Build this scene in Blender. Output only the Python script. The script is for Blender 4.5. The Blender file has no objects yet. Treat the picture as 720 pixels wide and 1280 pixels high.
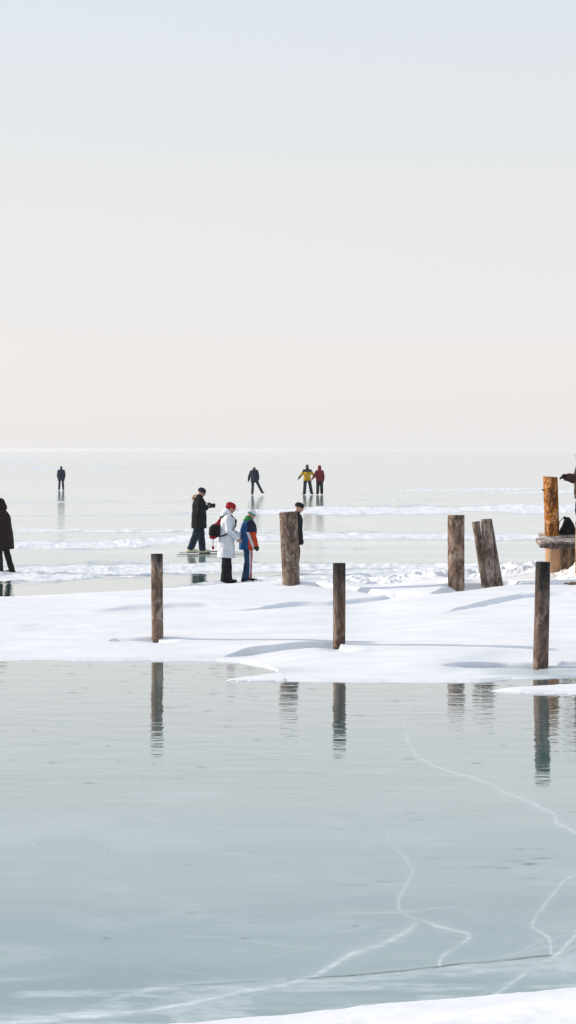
import bpy, math, random
import numpy as np
from mathutils import Vector, Matrix
random.seed(7)
S = bpy.context.scene
COL = S.collection
F, CH, HY = 2400.0, 2.8, 562.0            # focal length in photo pixels, eye height, horizon row

# ------------------------------------------------------------------ camera
cd = bpy.data.cameras.new("photo_camera"); cam = bpy.data.objects.new("photo_camera", cd); COL.objects.link(cam)
cam.location = (0, 0, CH); cam.rotation_euler = (math.radians(90), 0, 0)
cd.sensor_fit = 'VERTICAL'; cd.sensor_height = 36.0; cd.lens = F/1280*36.0
cd.shift_y = -(640-HY)/1280; cd.clip_start = .1; cd.clip_end = 40000
S.camera = cam
S.cycles.volume_bounces = 6; S.cycles.max_bounces = 12
# ------------------------------------------------------------------ light
ELEV, TH = math.radians(21), math.radians(14)
sdir = Vector((-math.cos(TH)*math.cos(ELEV), math.sin(TH)*math.cos(ELEV), math.sin(ELEV)))
W = bpy.data.worlds.new("World"); S.world = W; W.use_nodes = True
n = W.node_tree.nodes; l = W.node_tree.links
bg = n['Background']; bg.inputs['Strength'].default_value = .1
sky = n.new('ShaderNodeTexSky'); sky.sky_type = 'NISHITA'; sky.sun_disc = False
sky.sun_elevation = ELEV; sky.sun_rotation = math.atan2(sdir.x, sdir.y)
sky.air_density = 1.0; sky.dust_density = 3.0; sky.ozone_density = 1.5
tc = n.new('ShaderNodeTexCoord'); sx = n.new('ShaderNodeSeparateXYZ'); l.new(tc.outputs['Generated'], sx.inputs[0])
rp = n.new('ShaderNodeValToRGB'); l.new(sx.outputs['Z'], rp.inputs[0])
el = rp.color_ramp.elements
HZ = [(0.0, (.845,.825,.815)), (.05,(.84,.815,.81)), (.15,(.775,.78,.785)), (.24,(.715,.765,.82)), (.6,(.56,.64,.77)), (1,(.50,.60,.76))]
el[0].position = 0; el[0].color = (*HZ[0][1],1); el[1].position = 1; el[1].color = (*HZ[-1][1],1)
for p, c in HZ[1:-1]:
    e = el.new(p); e.color = (*c,1)
sc = n.new('ShaderNodeVectorMath'); sc.operation = 'SCALE'; sc.inputs['Scale'].default_value = 9.0
l.new(rp.outputs[0], sc.inputs[0])
mx = n.new('ShaderNodeMix'); mx.data_type = 'RGBA'; mx.inputs[0].default_value = .86
l.new(sky.outputs[0], mx.inputs[6]); l.new(sc.outputs[0], mx.inputs[7]); l.new(mx.outputs[2], bg.inputs['Color'])
ld = bpy.data.lights.new("sun", 'SUN'); ld.energy = 3.5; ld.angle = math.radians(1.0); ld.color = (1,.89,.76)
sun = bpy.data.objects.new("sun", ld); COL.objects.link(sun); sun.location = sdir*50
sun.rotation_euler = (-sdir).to_track_quat('-Z', 'Y').to_euler()
S.view_settings.view_transform = 'Standard'; S.view_settings.look = 'None'
S.view_settings.gamma = 1; S.view_settings.exposure = 0.33; S.view_settings.use_curve_mapping = False

# ------------------------------------------------------------------ helpers
def tag(o, label=None, cat=None, group=None, kind=None):
    if label: o['label'] = label
    if cat: o['category'] = cat
    if group: o['group'] = group
    if kind: o['kind'] = kind
    return o
def link(name, me, mats=(), parent=None, loc=(0,0,0)):
    o = bpy.data.objects.new(name, me); COL.objects.link(o)
    if me is not None:
        me.name = name
        for m in (mats if isinstance(mats,(list,tuple)) else [mats]): me.materials.append(m)
    if parent: o.parent = parent
    o.location = loc
    return o
def hash2(i, j, seed):
    h = (i.astype(np.int64)*374761393 + j.astype(np.int64)*668265263 + seed*974634777) & 0xffffffff
    h = ((h ^ (h >> 13))*1274126177) & 0xffffffff
    h = h ^ (h >> 16)
    return (h & 0xffffff)/float(0xffffff)
def vnoise(x, y, seed=0):
    xi = np.floor(x); yi = np.floor(y); fx = x-xi; fy = y-yi
    fx = fx*fx*fx*(fx*(fx*6-15)+10); fy = fy*fy*fy*(fy*(fy*6-15)+10)
    a = hash2(xi,yi,seed); b = hash2(xi+1,yi,seed); c = hash2(xi,yi+1,seed); d = hash2(xi+1,yi+1,seed)
    return (a+(b-a)*fx)*(1-fy)+(c+(d-c)*fx)*fy
def fbm(x, y, seed=0, oc=4):
    s = 0; a = .5; t = 0
    for k in range(oc):
        s = s + a*vnoise(x*2**k+k*17.3, y*2**k-k*9.1, seed+k); t += a; a *= .5
    return s/t
def ss(a, b, x):
    t = np.clip((x-a)/(b-a), 0, 1); return t*t*(3-2*t)
def grid(name, X, Y, Z, mat, attrs=None, **k):
    r, c = X.shape; co = np.stack([X,Y,Z],-1).reshape(-1,3).astype(np.float32)
    idx = np.arange(r*c).reshape(r,c)
    q = np.stack([idx[:-1,:-1], idx[:-1,1:], idx[1:,1:], idx[1:,:-1]],-1).reshape(-1,4).astype(np.int32)
    me = bpy.data.meshes.new(name); me.vertices.add(r*c); me.vertices.foreach_set('co', co.ravel())
    me.loops.add(q.size); me.loops.foreach_set('vertex_index', q.ravel())
    me.polygons.add(len(q)); me.polygons.foreach_set('loop_start', np.arange(0,q.size,4,dtype=np.int32))
    me.polygons.foreach_set('loop_total', np.full(len(q),4,dtype=np.int32))
    me.update(calc_edges=True); me.polygons.foreach_set('use_smooth', np.ones(len(q),dtype=bool))
    for an, av in (attrs or {}).items():
        A = me.attributes.new(an,'FLOAT','POINT'); A.data.foreach_set('value', av.ravel().astype(np.float32))
    me.validate()
    return tag(link(name, me, mat), **k)

# node material helper
class NM:
    def __init__(s, name):
        s.m = bpy.data.materials.new(name); s.m.use_nodes = True; s.t = s.m.node_tree
        s.b = s.t.nodes['Principled BSDF']
    def N(s, ty, **k):
        x = s.t.nodes.new('ShaderNode'+ty)
        for a, v in k.items(): setattr(x, a, v)
        return x
    def L(s, a, b): s.t.links.new(a, b)
    def noise(s, vec, scale, detail=4, rough=.55, dist=0):
        x = s.N('TexNoise'); x.inputs['Scale'].default_value = scale; x.inputs['Detail'].default_value = detail
        x.inputs['Roughness'].default_value = rough; x.inputs['Distortion'].default_value = dist
        s.L(vec, x.inputs['Vector']); return x.outputs['Fac']
    def coords(s, sc=(1,1,1), kind='Object', loc=(0,0,0), rot=(0,0,0)):
        a = s.N('TexCoord'); b = s.N('Mapping'); b.inputs['Scale'].default_value = sc; b.inputs['Location'].default_value = loc; b.inputs['Rotation'].default_value = rot
        s.L(a.outputs[kind], b.inputs['Vector']); return b.outputs[0]
    def math(s, op, a, b=None, c=None, clamp=False):
        x = s.N('Math', operation=op, use_clamp=clamp)
        for i, v in enumerate((a,b,c)):
            if v is None: continue
            if isinstance(v,(int,float)): x.inputs[i].default_value = v
            else: s.L(v, x.inputs[i])
        return x.outputs[0]
    def ramp(s, fac, a, b, lo=0., hi=1.):
        x = s.N('MapRange', interpolation_type='SMOOTHSTEP'); s.L(fac, x.inputs[0])
        for i, v in zip((1,2,3,4),(a,b,lo,hi)): x.inputs[i].default_value = v
        return x.outputs[0]
    def mix(s, fac, a, b):
        x = s.N('Mix', data_type='RGBA')
        if isinstance(fac,(int,float)): x.inputs[0].default_value = fac
        else: s.L(fac, x.inputs[0])
        for i, v in ((6,a),(7,b)):
            if isinstance(v, tuple): x.inputs[i].default_value = (*v,1)
            else: s.L(v, x.inputs[i])
        return x.outputs[2]
    def attr(s, name):
        x = s.N('Attribute', attribute_name=name); return x.outputs['Fac']
    def bump(s, h, strength, dist, prev=None):
        x = s.N('Bump'); x.inputs['Strength'].default_value = strength; x.inputs['Distance'].default_value = dist
        s.L(h, x.inputs['Height'])
        if prev: s.L(prev, x.inputs['Normal'])
        return x.outputs[0]
    def set(s, **k):
        for a, v in k.items():
            a = a.replace('_',' ')
            if isinstance(v, tuple): s.b.inputs[a].default_value = (*v,1)
            elif isinstance(v,(int,float)): s.b.inputs[a].default_value = v
            else: s.L(v, s.b.inputs[a])
        return s.m

def m_ice():
    M = NM('ice')
    P = M.coords()
    Ps = M.coords((.35,1.6,1))
    dust = M.attr('dust'); rip = M.attr('ripple'); snow = M.attr('snow'); frost = M.attr('frost'); dark = M.attr('dark')
    n1 = M.noise(M.coords((.6,3.0,1)), 1.0, 6, .6)
    n2 = M.noise(M.coords((1.4,4.,1)), 1.6, 6, .68)
    nb = M.math('ADD', M.math('MULTIPLY', n1, .6), M.math('MULTIPLY', n2, .4))
    sm = M.ramp(M.math('ADD', snow, M.math('MULTIPLY', M.math('SUBTRACT', nb, .5), 2.6)), .36, .72)
    sm = M.math('MULTIPLY', sm, M.ramp(snow, .02, .12))
    st = M.noise(Ps, .55, 6, .6)
    fine = M.noise(M.coords((2.5,9,1)), 2.0, 5, .65)
    bright = M.noise(M.coords((.12,.5,1)), 1.0, 4, .55)
    c = M.mix(M.ramp(st, .35, .68), (.105,.205,.21), (.175,.275,.27))
    c = M.mix(M.math('MULTIPLY', M.ramp(bright, .45, .75), .55), c, (.27,.36,.35))
    c = M.mix(M.math('MULTIPLY', M.ramp(fine, .5, .78), .25), c, (.42,.48,.49))
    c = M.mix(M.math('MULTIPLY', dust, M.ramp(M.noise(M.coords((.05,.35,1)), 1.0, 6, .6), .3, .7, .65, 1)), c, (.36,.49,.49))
    c = M.mix(M.math('MULTIPLY', M.attr('far'), .8), c, (.66,.69,.69))  # distant ice lightened in colour, standing in for haze at the horizon
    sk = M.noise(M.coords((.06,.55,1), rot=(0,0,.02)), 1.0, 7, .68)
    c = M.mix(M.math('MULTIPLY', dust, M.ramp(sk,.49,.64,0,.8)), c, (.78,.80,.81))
    c = M.mix(M.math('MULTIPLY', M.math('MULTIPLY', rip, .78), M.math('SUBTRACT', 1, dust)), c, (.05,.13,.13))  # ice colour darkened over the rippled zone to deepen the mirrored posts
    frn = M.math('MULTIPLY', frost, M.ramp(M.noise(M.coords((3,7,1)), 1.6, 6, .7), .30, .66, .25, .95))
    c = M.mix(frn, c, (.80,.85,.87))
    c = M.mix(dark, c, (.02,.035,.04))
    c = M.mix(sm, c, (.80,.81,.825))
    rgh = M.math('ADD', M.ramp(M.noise(M.coords((.5,2,1)),1.0,4), .35,.7,.02,.055), M.math('MULTIPLY', frn, .18))
    rgh = M.math('ADD', rgh, M.math('MULTIPLY', dust, .07))
    rgh = M.math('ADD', rgh, M.math('MULTIPLY', sm, .7), clamp=True)
    # low melt ripples frozen into the sheet, then snow grain
    r1 = M.noise(M.coords((1.6,3.6,1)), 2.2, 3, .55, .3)
    r2 = M.noise(M.coords((.8,2.2,1)), .9, 2, .5)
    r3 = M.noise(M.coords((4,9,1)), 2.2, 2, .5)
    r4 = M.noise(M.coords((1.0,2.0,1)), 1.7, 2, .5, .4)
    bb = M.bump(M.math('MULTIPLY', r1, rip), 1.0, .0018); bb = M.bump(r2, 1.0, .0030, bb); bb = M.bump(M.math('MULTIPLY', r4, rip), 1.0, .0046, bb); bb = M.bump(M.math('MULTIPLY', r3, rip), 1.0, .0007, bb)
    sg = M.noise(P, 9, 5, .7)
    bb = M.bump(M.math('MULTIPLY', sg, sm), .7, .05, bb)
    sp = M.math('SUBTRACT', M.math('SUBTRACT', .5, M.math('MULTIPLY', sm, .35)), M.math('MULTIPLY', dark, .4), clamp=True)
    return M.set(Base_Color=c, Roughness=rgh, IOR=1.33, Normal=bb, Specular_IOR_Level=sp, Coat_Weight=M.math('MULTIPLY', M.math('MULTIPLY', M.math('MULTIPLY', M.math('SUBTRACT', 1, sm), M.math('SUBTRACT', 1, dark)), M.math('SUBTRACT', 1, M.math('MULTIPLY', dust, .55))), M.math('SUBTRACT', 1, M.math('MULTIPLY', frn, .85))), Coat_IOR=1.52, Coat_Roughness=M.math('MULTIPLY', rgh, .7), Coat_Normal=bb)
def m_snow():
    M = NM('snow'); P = M.coords()
    w = M.attr('wet'); rough = M.attr('lumpy')
    a = M.noise(M.coords((.8,2.5,1)), 1.2, 5, .55)
    c = M.mix(M.ramp(a,.35,.7), (.78,.785,.80), (.85,.85,.85))
    wn = M.math('MULTIPLY', w, M.ramp(M.noise(M.coords((1,4,1)),1.5,4), .25, .6, .55, 1))
    c = M.mix(wn, c, (.50,.56,.57))
    h = M.noise(P, 14, 5, .65); h2 = M.noise(M.coords((1.5,7,1)), 2.0, 4, .6)
    bb = M.bump(h, .2, .012); bb = M.bump(h2, .35, .03, bb)
    bb = M.bump(M.math('MULTIPLY', M.noise(P, 7, 4, .65), rough), .9, .10, bb)
    return M.set(Base_Color=c, Roughness=M.math('SUBTRACT', .75, M.math('MULTIPLY', wn, .45)), Normal=bb, Specular_IOR_Level=.25)
def z_(M):
    q = M.N('SeparateXYZ'); M.L(M.coords(), q.inputs[0]); return q.outputs['Z']
def m_wood(name, light, mid, dk, tar_z=None, tar_w=.4, ring=False, seed=0., low=None, gain=.72):
    M = NM(name); lo = (seed, seed*.7, seed*1.3)
    g = M.noise(M.coords((26,26,2.2), loc=lo, rot=(.03,.045,.4)), 1.0, 6, .6, .4)
    g2 = M.noise(M.coords((70,70,4), loc=lo, rot=(.02,-.03,.2)), 1.0, 3, .6, .5)
    blot = M.noise(M.coords((5,5,2.2), loc=lo), 1.0, 5, .6)
    c = M.mix(M.ramp(g,.34,.66), mid, light)
    c = M.mix(M.ramp(blot,.42,.66,0,.8), c, dk)
    ck = M.ramp(g2,.30,.42,1,0)
    c = M.mix(M.math('MULTIPLY', ck, .7), c, (.035,.025,.02))
    pat = M.noise(M.coords((8,8,4.0), loc=lo, rot=(.5,.7,.3)), 1.0, 6, .68, .8)
    c = M.mix(M.ramp(pat,.50,.58,0,.75), c, tuple(.78*(x+sum(light)/3) for x in light))
    c = M.mix(M.ramp(pat,.48,.40,0,.85), c, dk)
    pf = M.noise(M.coords((22,22,9), loc=lo, rot=(.4,.2,.6)), 1.0, 5, .7, .5)
    c = M.mix(M.ramp(pf,.50,.62,0,.55), c, tuple(.6*x for x in dk))
    sp = M.noise(M.coords((34,34,1.4), loc=lo, rot=(-.035,.03,.9)), 1.0, 3, .5, .6)
    c = M.mix(M.ramp(sp,.36,.31,0,.9), c, (.02,.015,.012))
    kn = M.N('TexVoronoi'); kn.inputs['Scale'].default_value = 1; M.L(M.coords((5.5,5.5,2.6), loc=lo), kn.inputs['Vector'])
    c = M.mix(M.ramp(kn.outputs['Distance'], .08, .2, .8, 0), c, (.04,.022,.014))
    h = M.math('ADD', M.math('MULTIPLY', g, .6), M.math('MULTIPLY', g2, .4))
    if ring:
        rg = M.noise(M.coords((6,6,24), loc=lo, rot=(.25,.2,.3)), 1.0, 5, .65, 1.5)
        c = M.mix(M.ramp(rg,.50,.62,0,.75), c, dk); h = M.math('ADD', h, rg)
    if tar_z is not None:
        s = M.N('SeparateXYZ'); M.L(M.coords(), s.inputs[0])
        z = M.math('ADD', s.outputs['Z'], M.math('MULTIPLY', M.math('SUBTRACT', M.noise(M.coords((7,7,2.5),loc=lo),1,4), .5), .5))
        c = M.mix(M.ramp(z, tar_z-tar_w, tar_z+tar_w, 0, .97), c, (.010,.014,.017))
    if low: c = M.mix(M.ramp(z_(M), .42, .66, .8, 0), c, low)  # paler lower part painted in for light bounced up off the snow
    c = M.mix(1.0, (0,0,0), c) if 0 else c
    hsv = M.N('HueSaturation'); hsv.inputs['Value'].default_value = gain; hsv.inputs['Saturation'].default_value = 1.08; M.L(c, hsv.inputs['Color']); c = hsv.outputs[0]
    return M.set(Base_Color=c, Roughness=.8, Normal=M.bump(M.math('ADD', h, M.math('MULTIPLY', pat, .8)), 1.0, .035), Specular_IOR_Level=.25)
CM = {}
def cloth(name, c, var=.25, rough=.85):
    if name in CM: return CM[name]
    M = NM(name); a = M.noise(M.coords((6,6,4)), 1.0, 4, .6)
    dk = tuple(x*(1-var) for x in c); lt = tuple(min(.95, x*(1+var)) for x in c)
    h = M.noise(M.coords((9,9,5)), 1.0, 4, .6, 1.2)
    CM[name] = M.set(Base_Color=M.mix(M.ramp(a,.35,.65), dk, lt), Roughness=rough, Normal=M.bump(h, 1.0, .05), Specular_IOR_Level=.12)
    return CM[name]
SKIN = cloth('skin', (.52,.30,.22), .08, .55); LIP = cloth('lips', (.36,.12,.10), .05, .5)
BLACKP = cloth('black_plastic', (.018,.018,.02), .1, .35); STEEL = NM('steel').set(Base_Color=(.55,.57,.6), Metallic=1., Roughness=.25)

# ------------------------------------------------------------------ the ice sheet
rows = np.concatenate([[.6,1.0,1.4], np.arange(2.0, 275, .8), np.arange(275, 724, 1.05)])
D = np.concatenate([F*CH/rows, [8.6, 7.5, 6, 4, 2, 0, -4, -12, -30]])
u1 = np.arange(-.165, .1651, 1.25/F); u2 = np.arange(.168, .36, .003); u3 = np.array([.38,.42,.5,.6,.75,1.0,1.3])
U = np.concatenate([-u3[::-1], -u2[::-1], u1, u2, u3])
UU, DD = np.meshgrid(U, D)
IX = UU*np.maximum(DD, 9); IY = DD
PX = 360+F*IX/np.maximum(IY,9); PY = HY+F*CH/np.maximum(IY, 5)
def band(pts, soft=.6, amp=1.0):
    p = np.array(pts, float); yc = np.interp(PX, p[:,0], p[:,1]); th = np.interp(PX, p[:,0], p[:,2])
    a = np.interp(PX, p[:,0], p[:,3]) if p.shape[1] > 3 else amp
    jit = (fbm(IX*.35, IY*.12, 31, 4)-.5)*2
    dd = np.abs(PY+jit*th*.9-yc)/np.maximum(th,.05)
    return a*(1-ss(.45, 1.35, dd))*(th > .06)
SN = np.zeros_like(PX)
for b in [
    [(-2000,577,3.2,.42),(0,577,3.2,.5),(250,578,2.2,.4),(420,576,1.2,.25),(2000,574,1.5,.3)],
    [(-2000,586,2.2,.50),(0,586,2.2,.62),(150,584,2.0,.55),(290,586,1.2,.35),(330,586,0,.2)],
    [(-2000,570,1.0,.4),(300,570,1.0,.4),(720,571,1.2,.4),(2000,571,1.2,.4)],
    [(-2000,580,0,.3),(430,581,0,.4),(480,582,.9,.45),(560,582,.5,.35),(720,580,.9,.4),(2000,580,1,.4)],
    [(-2000,628,1,.7),(0,628,1,.75),(125,627,.9,.7),(180,627,.1,.4),(215,626,1,.7),(235,626,0.5,.5),(300,626,0,.1)],
    [(440,624,0,.6),(460,624.5,1.,.7),(530,624,1.,.7),(560,624,0,.4)],
    [(470,612,0,.6),(500,612.5,1.2,.9),(650,611,1.6,.9),(700,610,1,.8),(2000,609,1,.8)],
    [(560,616,0,.6),(640,616,1.2,.9),(720,615,2.4,1),(2000,613,2.5,1)],
    [(200,641,0,.6),(270,641,1.2,.9),(340,640,3.5,1),(400,638.5,5,1),(520,637,5.2,1),(720,635,5.5,1),(2000,632,6,1)],
    [(-2000,646,.6,.4),(0,646,.6,.45),(240,643,1.3,.6),(290,642,1,.3),(330,642,0,.3)],
    [(-2000,664,2,.8),(0,664,1.8,.9),(240,663,1.8,.95),(350,664,2,.8),(420,666,1.2,.5),(500,664,0,.3)],
    [(-2000,680,4.5,.7),(0,681,5.5,.8),(120,680,6.2,.9),(240,674,6,.9),(350,673,5,.85),(380,671,4,.95),(470,670,4,.95),(570,670,3,.9),(620,671,4,.9),(680,671,3.5,.9),(2000,670,4,.9)],
    [(380,688,0,.5),(410,687,1.3,.75),(440,687,.8,.6),(500,687,0,.3)],
    [(-2000,717,12,.95),(0,718,12,.95),(90,717,12,1),(200,712,9.5,.9),(300,712,8,.85),(350,711,7,.8),(400,710,4.5,.95),(480,708,4.5,1),(560,707,4,1),(600,707,5,1),(2000,705,6,1)],
    [(120,705,0,.4),(160,703,2,.6),(220,704,2,.6),(260,706,0,.3)],
    [(180,737,0,.5),(240,733,2.5,.6),(300,727,4,.9),(400,722,6,1),(600,716,9,1),(2000,708,14,1)],
    [(-400,803,0,0),(300,803,14,.0)]]:
    SN = np.maximum(SN, band(b))
JIT = {}
def seglen(pts, w0, amp=1.0, feather=1.0, wy=1.0):
    out = np.zeros_like(PX); m = (PY > 820) & (np.abs(PX-360) < 420)
    if 'x' not in JIT: JIT['x'] = PX[m] + (fbm(IX[m]*3, IY[m]*3, 77, 4)-.5)*8; JIT['y'] = PY[m] + (fbm(IX[m]*3+50, IY[m]*3, 78, 4)-.5)*6
    x = JIT['x']; y = JIT['y']
    best = np.full(x.shape, 1e9); wv = np.zeros_like(x)
    for i in range(len(pts)-1):
        (ax, ay, *ra), (bx, by, *rb) = pts[i], pts[i+1]
        dx, dy = bx-ax, by-ay; t = np.clip(((x-ax)*dx+(y-ay)*dy)/(dx*dx+dy*dy), 0, 1)
        d = np.hypot(x-ax-t*dx, (y-ay-t*dy)*wy); s_ = (ra[0] if ra else 1)*(1-t)+(rb[0] if rb else 1)*t
        k = d < best; best = np.where(k, d, best); wv = np.where(k, s_, wv)
    v = np.exp(-(best/(w0*.85))**2)*.8 + .25*np.exp(-(best/(w0*3.4))**2)
    out[m] = np.clip(v*wv*amp, 0, 1); return out
FR = np.zeros_like(PX)
for pts, w, a in [
    ([(535,862,.2),(505,890,.4),(505,908,.8),(510,928,1),(522,946,1),(542,956,1),(565,966,1),(592,973,1),(622,986,1),(655,1000,1),(690,1016,1.),(694,1026,1.1),(708,1034,1.2),(735,1052,1.2),(790,1080,1)], 1.7, .62),
    ([(370,975,.15),(420,1000,.2),(478,1030,.3),(487,1055,.6),(505,1072,.8),(518,1088,.9),(508,1105,1),(499,1122,1),(499,1136,.9),(512,1146,.9),(530,1151,.7)], 1.6, .5),
    ([(530,1150,.5),(545,1158,1.2),(566,1163,1.3),(586,1167,1.2),(588,1172,1.2),(570,1185,1),(552,1198,1.2),(550,1208,1.8)], 1.8, .6),
    ([(522,1156,.7),(500,1168,1),(472,1183,1),(442,1192,1),(420,1204,1),(395,1219,.9),(360,1229,1),(300,1241,1.1),(240,1252,1.2),(180,1263,1.3),(120,1271,1.3),(0,1279,1.3),(-80,1284,1.2)], 3.2, .75),
    ([(760,1082,.8),(720,1094,.9),(703,1102,1),(690,1119,1),(682,1128,1.1),(668,1146,.9),(663,1156,1),(674,1163,1.1),(688,1172,1.4),(690,1192,1.2)], 1.9, .6),
    ([(728,1140,.6),(716,1172,1),(702,1190,1.1),(672,1206,1),(645,1226,.9),(618,1246,.9)], 2.2, .75),
    ([(598,1246,.5),(640,1226,.8),(668,1214,1),(700,1196,1),(740,1168,.8)], 1.8, .4),
    ([(655,1160,.3),(690,1190,1),(712,1222,.7),(720,1232,.5)], 1.5, .4),
    ([(560,1204,.3),(620,1200,.8),(680,1176,1),(735,1160,.6)], 1.6, .35),
    ([(625,1198,.4),(660,1188,.7),(690,1182,1),(740,1186,.9)], 2.4, .4),
    ([(360,963,.6),(430,965,.8),(500,967,1),(600,972,.9),(720,976,.8)], 1.1, .40),
    ([(0,956,.2),(120,958,.8),(280,960,.9),(360,962,.6)], 1.0, .28),
    ([(400,1143,.5),(460,1141,1),(520,1138,1),(610,1132,.4)], 1.4, .36),
    ([(470,993,.3),(500,993,1),(520,993,.3)], 1.2, .3),
    ([(110,1262,.3),(150,1246,.8),(180,1238,1),(205,1233,1),(290,1230,.8),(355,1224,1)], 3.2, .6),
    ([(280,1258,.4),(320,1243,1),(360,1235,.8)], 2.0, .45),
    ([(-60,1226,.6),(0,1224,1),(50,1222,.6),(110,1215,.1)], 3.0, .35),
    ([(0,1272,1),(60,1270,1.2),(130,1266,1.2),(200,1264,.9),(260,1262,.6)], 5.0, .6),
    ]:
    FR = np.maximum(FR, seglen(pts, w, a))
rq = np.random.RandomState(11)
for k in range(26):       # faint skate scratches and hairline cracks
    x0 = rq.uniform(-150,750); y0 = 850+rq.uniform(0,1)*390; L_ = rq.uniform(60,320); sl = rq.uniform(-.10,.10)*(1+(y0-850)/250); cv = rq.uniform(-.04,.04)
    P = [(x0+L_*t, y0+L_*t*sl+L_*cv*t*t, .2+.8*math.sin(3.14*t)) for t in np.linspace(0,1,6)]
    FR = np.maximum(FR, seglen(P, rq.uniform(.6,1.3), rq.uniform(.12,.26)))
mot = fbm(IX*1.1+3, IY*1.6, 131, 5)
FR = np.maximum(FR, .17*ss(.50,.72,mot)*ss(830,1000,PY))
# pale re-frozen strip under the long dark crack, and wispy frost beside the near snow
dl = lambda x: np.interp(x, [-400,0,200,360,540,690,1100], [1250,1238,1233,1226,1208,1193,1150])
dy = PY-dl(PX); m = (PY > 1150) & (PY < 1300)
wis = fbm(IX*2.5, IY*9, 91, 4)
FR = np.maximum(FR, m*np.clip(.50*np.exp(-((dy-5)/5.5)**2)*ss(300,420,PX)*(.4+wis),0,1))
FR = np.maximum(FR, m*.5*ss(0,3,dy)*ss(.40,.62,wis)*ss(0,40,PX))
FR = np.maximum(FR, m*.50*np.exp(-(((PX-675)/48)**2+((PY-1208)/14)**2)))
for k in range(26):       # little clouds of trapped air
    cx, cy, r = random.uniform(-20,740), random.uniform(880,1250), random.uniform(5,22)
    q = ((PX-cx)/r)**2+((PY-cy)/(r*.28))**2; FR = np.maximum(FR, np.where(q < 9, .22*np.exp(-q)*fbm(IX*6,IY*12,k+200,3)*1.6, 0))
dyj = dy+(fbm(IX*2.5,IY*0,55,4)-.5)*7
DK = m*np.exp(-(dyj/.95)**2)*ss(330,420,PX)*(1-ss(686,694,PX))*np.clip(.35+fbm(IX*7,IY*0,56,3)*1.0,0,1)
DK = np.maximum(DK, m*.5*np.exp(-(dyj/.9)**2)*ss(120,260,PX)*(1-ss(330,420,PX)))
rd = np.random.RandomState(5)
for k in range(230):      # short dark dashes painted in for reflections broken by ripples
    cx = rd.uniform(-200,920); cy = 832+rd.uniform(0,1)**2.8*330; w_ = rd.uniform(2,8); a_ = rd.uniform(.2,.75)*(1 if cy < 960 else .45)
    q = ((PX-cx)/w_)**2+((PY-cy-(PX-cx)*rd.uniform(-.04,.04))/.95)**2
    DK = np.maximum(DK, np.where(q < 6, a_*np.exp(-q), 0))
for cx, cy, w_, a_ in [(662,1080,9,.9),(676,1073,13,.55),(645,1076,14,.4),(628,1085,9,.5),(650,1061,9,.4),(673,1061,12,.3),(606,1084,14,.35),(662,1098,10,.3),(444,1157,4,.5),(112,979,9,.6),(133,1173,5,.5),(305,1173,6,.5),(480,1102,16,.25),(440,1106,26,.25)]:
    q = ((PX-cx)/w_)**2+((PY-cy)/1.2)**2; DK = np.maximum(DK, np.where(q < 6, a_*np.exp(-q), 0))
lump = fbm(IX*2.6, IY*1.3, 5, 4)
IZ = np.where(DD > 27, SN*(np.clip(lump-.35,0,1))*.13, 0)
ICE = grid('ice', IX, IY, IZ, m_ice(), {'snow': SN, 'frost': FR, 'dark': DK, 'dust': 1-ss(690,745,PY), 'far': 1-ss(568,600,PY), 'ripple': .12+.88*(1-ss(900,1060,PY))}, kind='structure')

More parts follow.
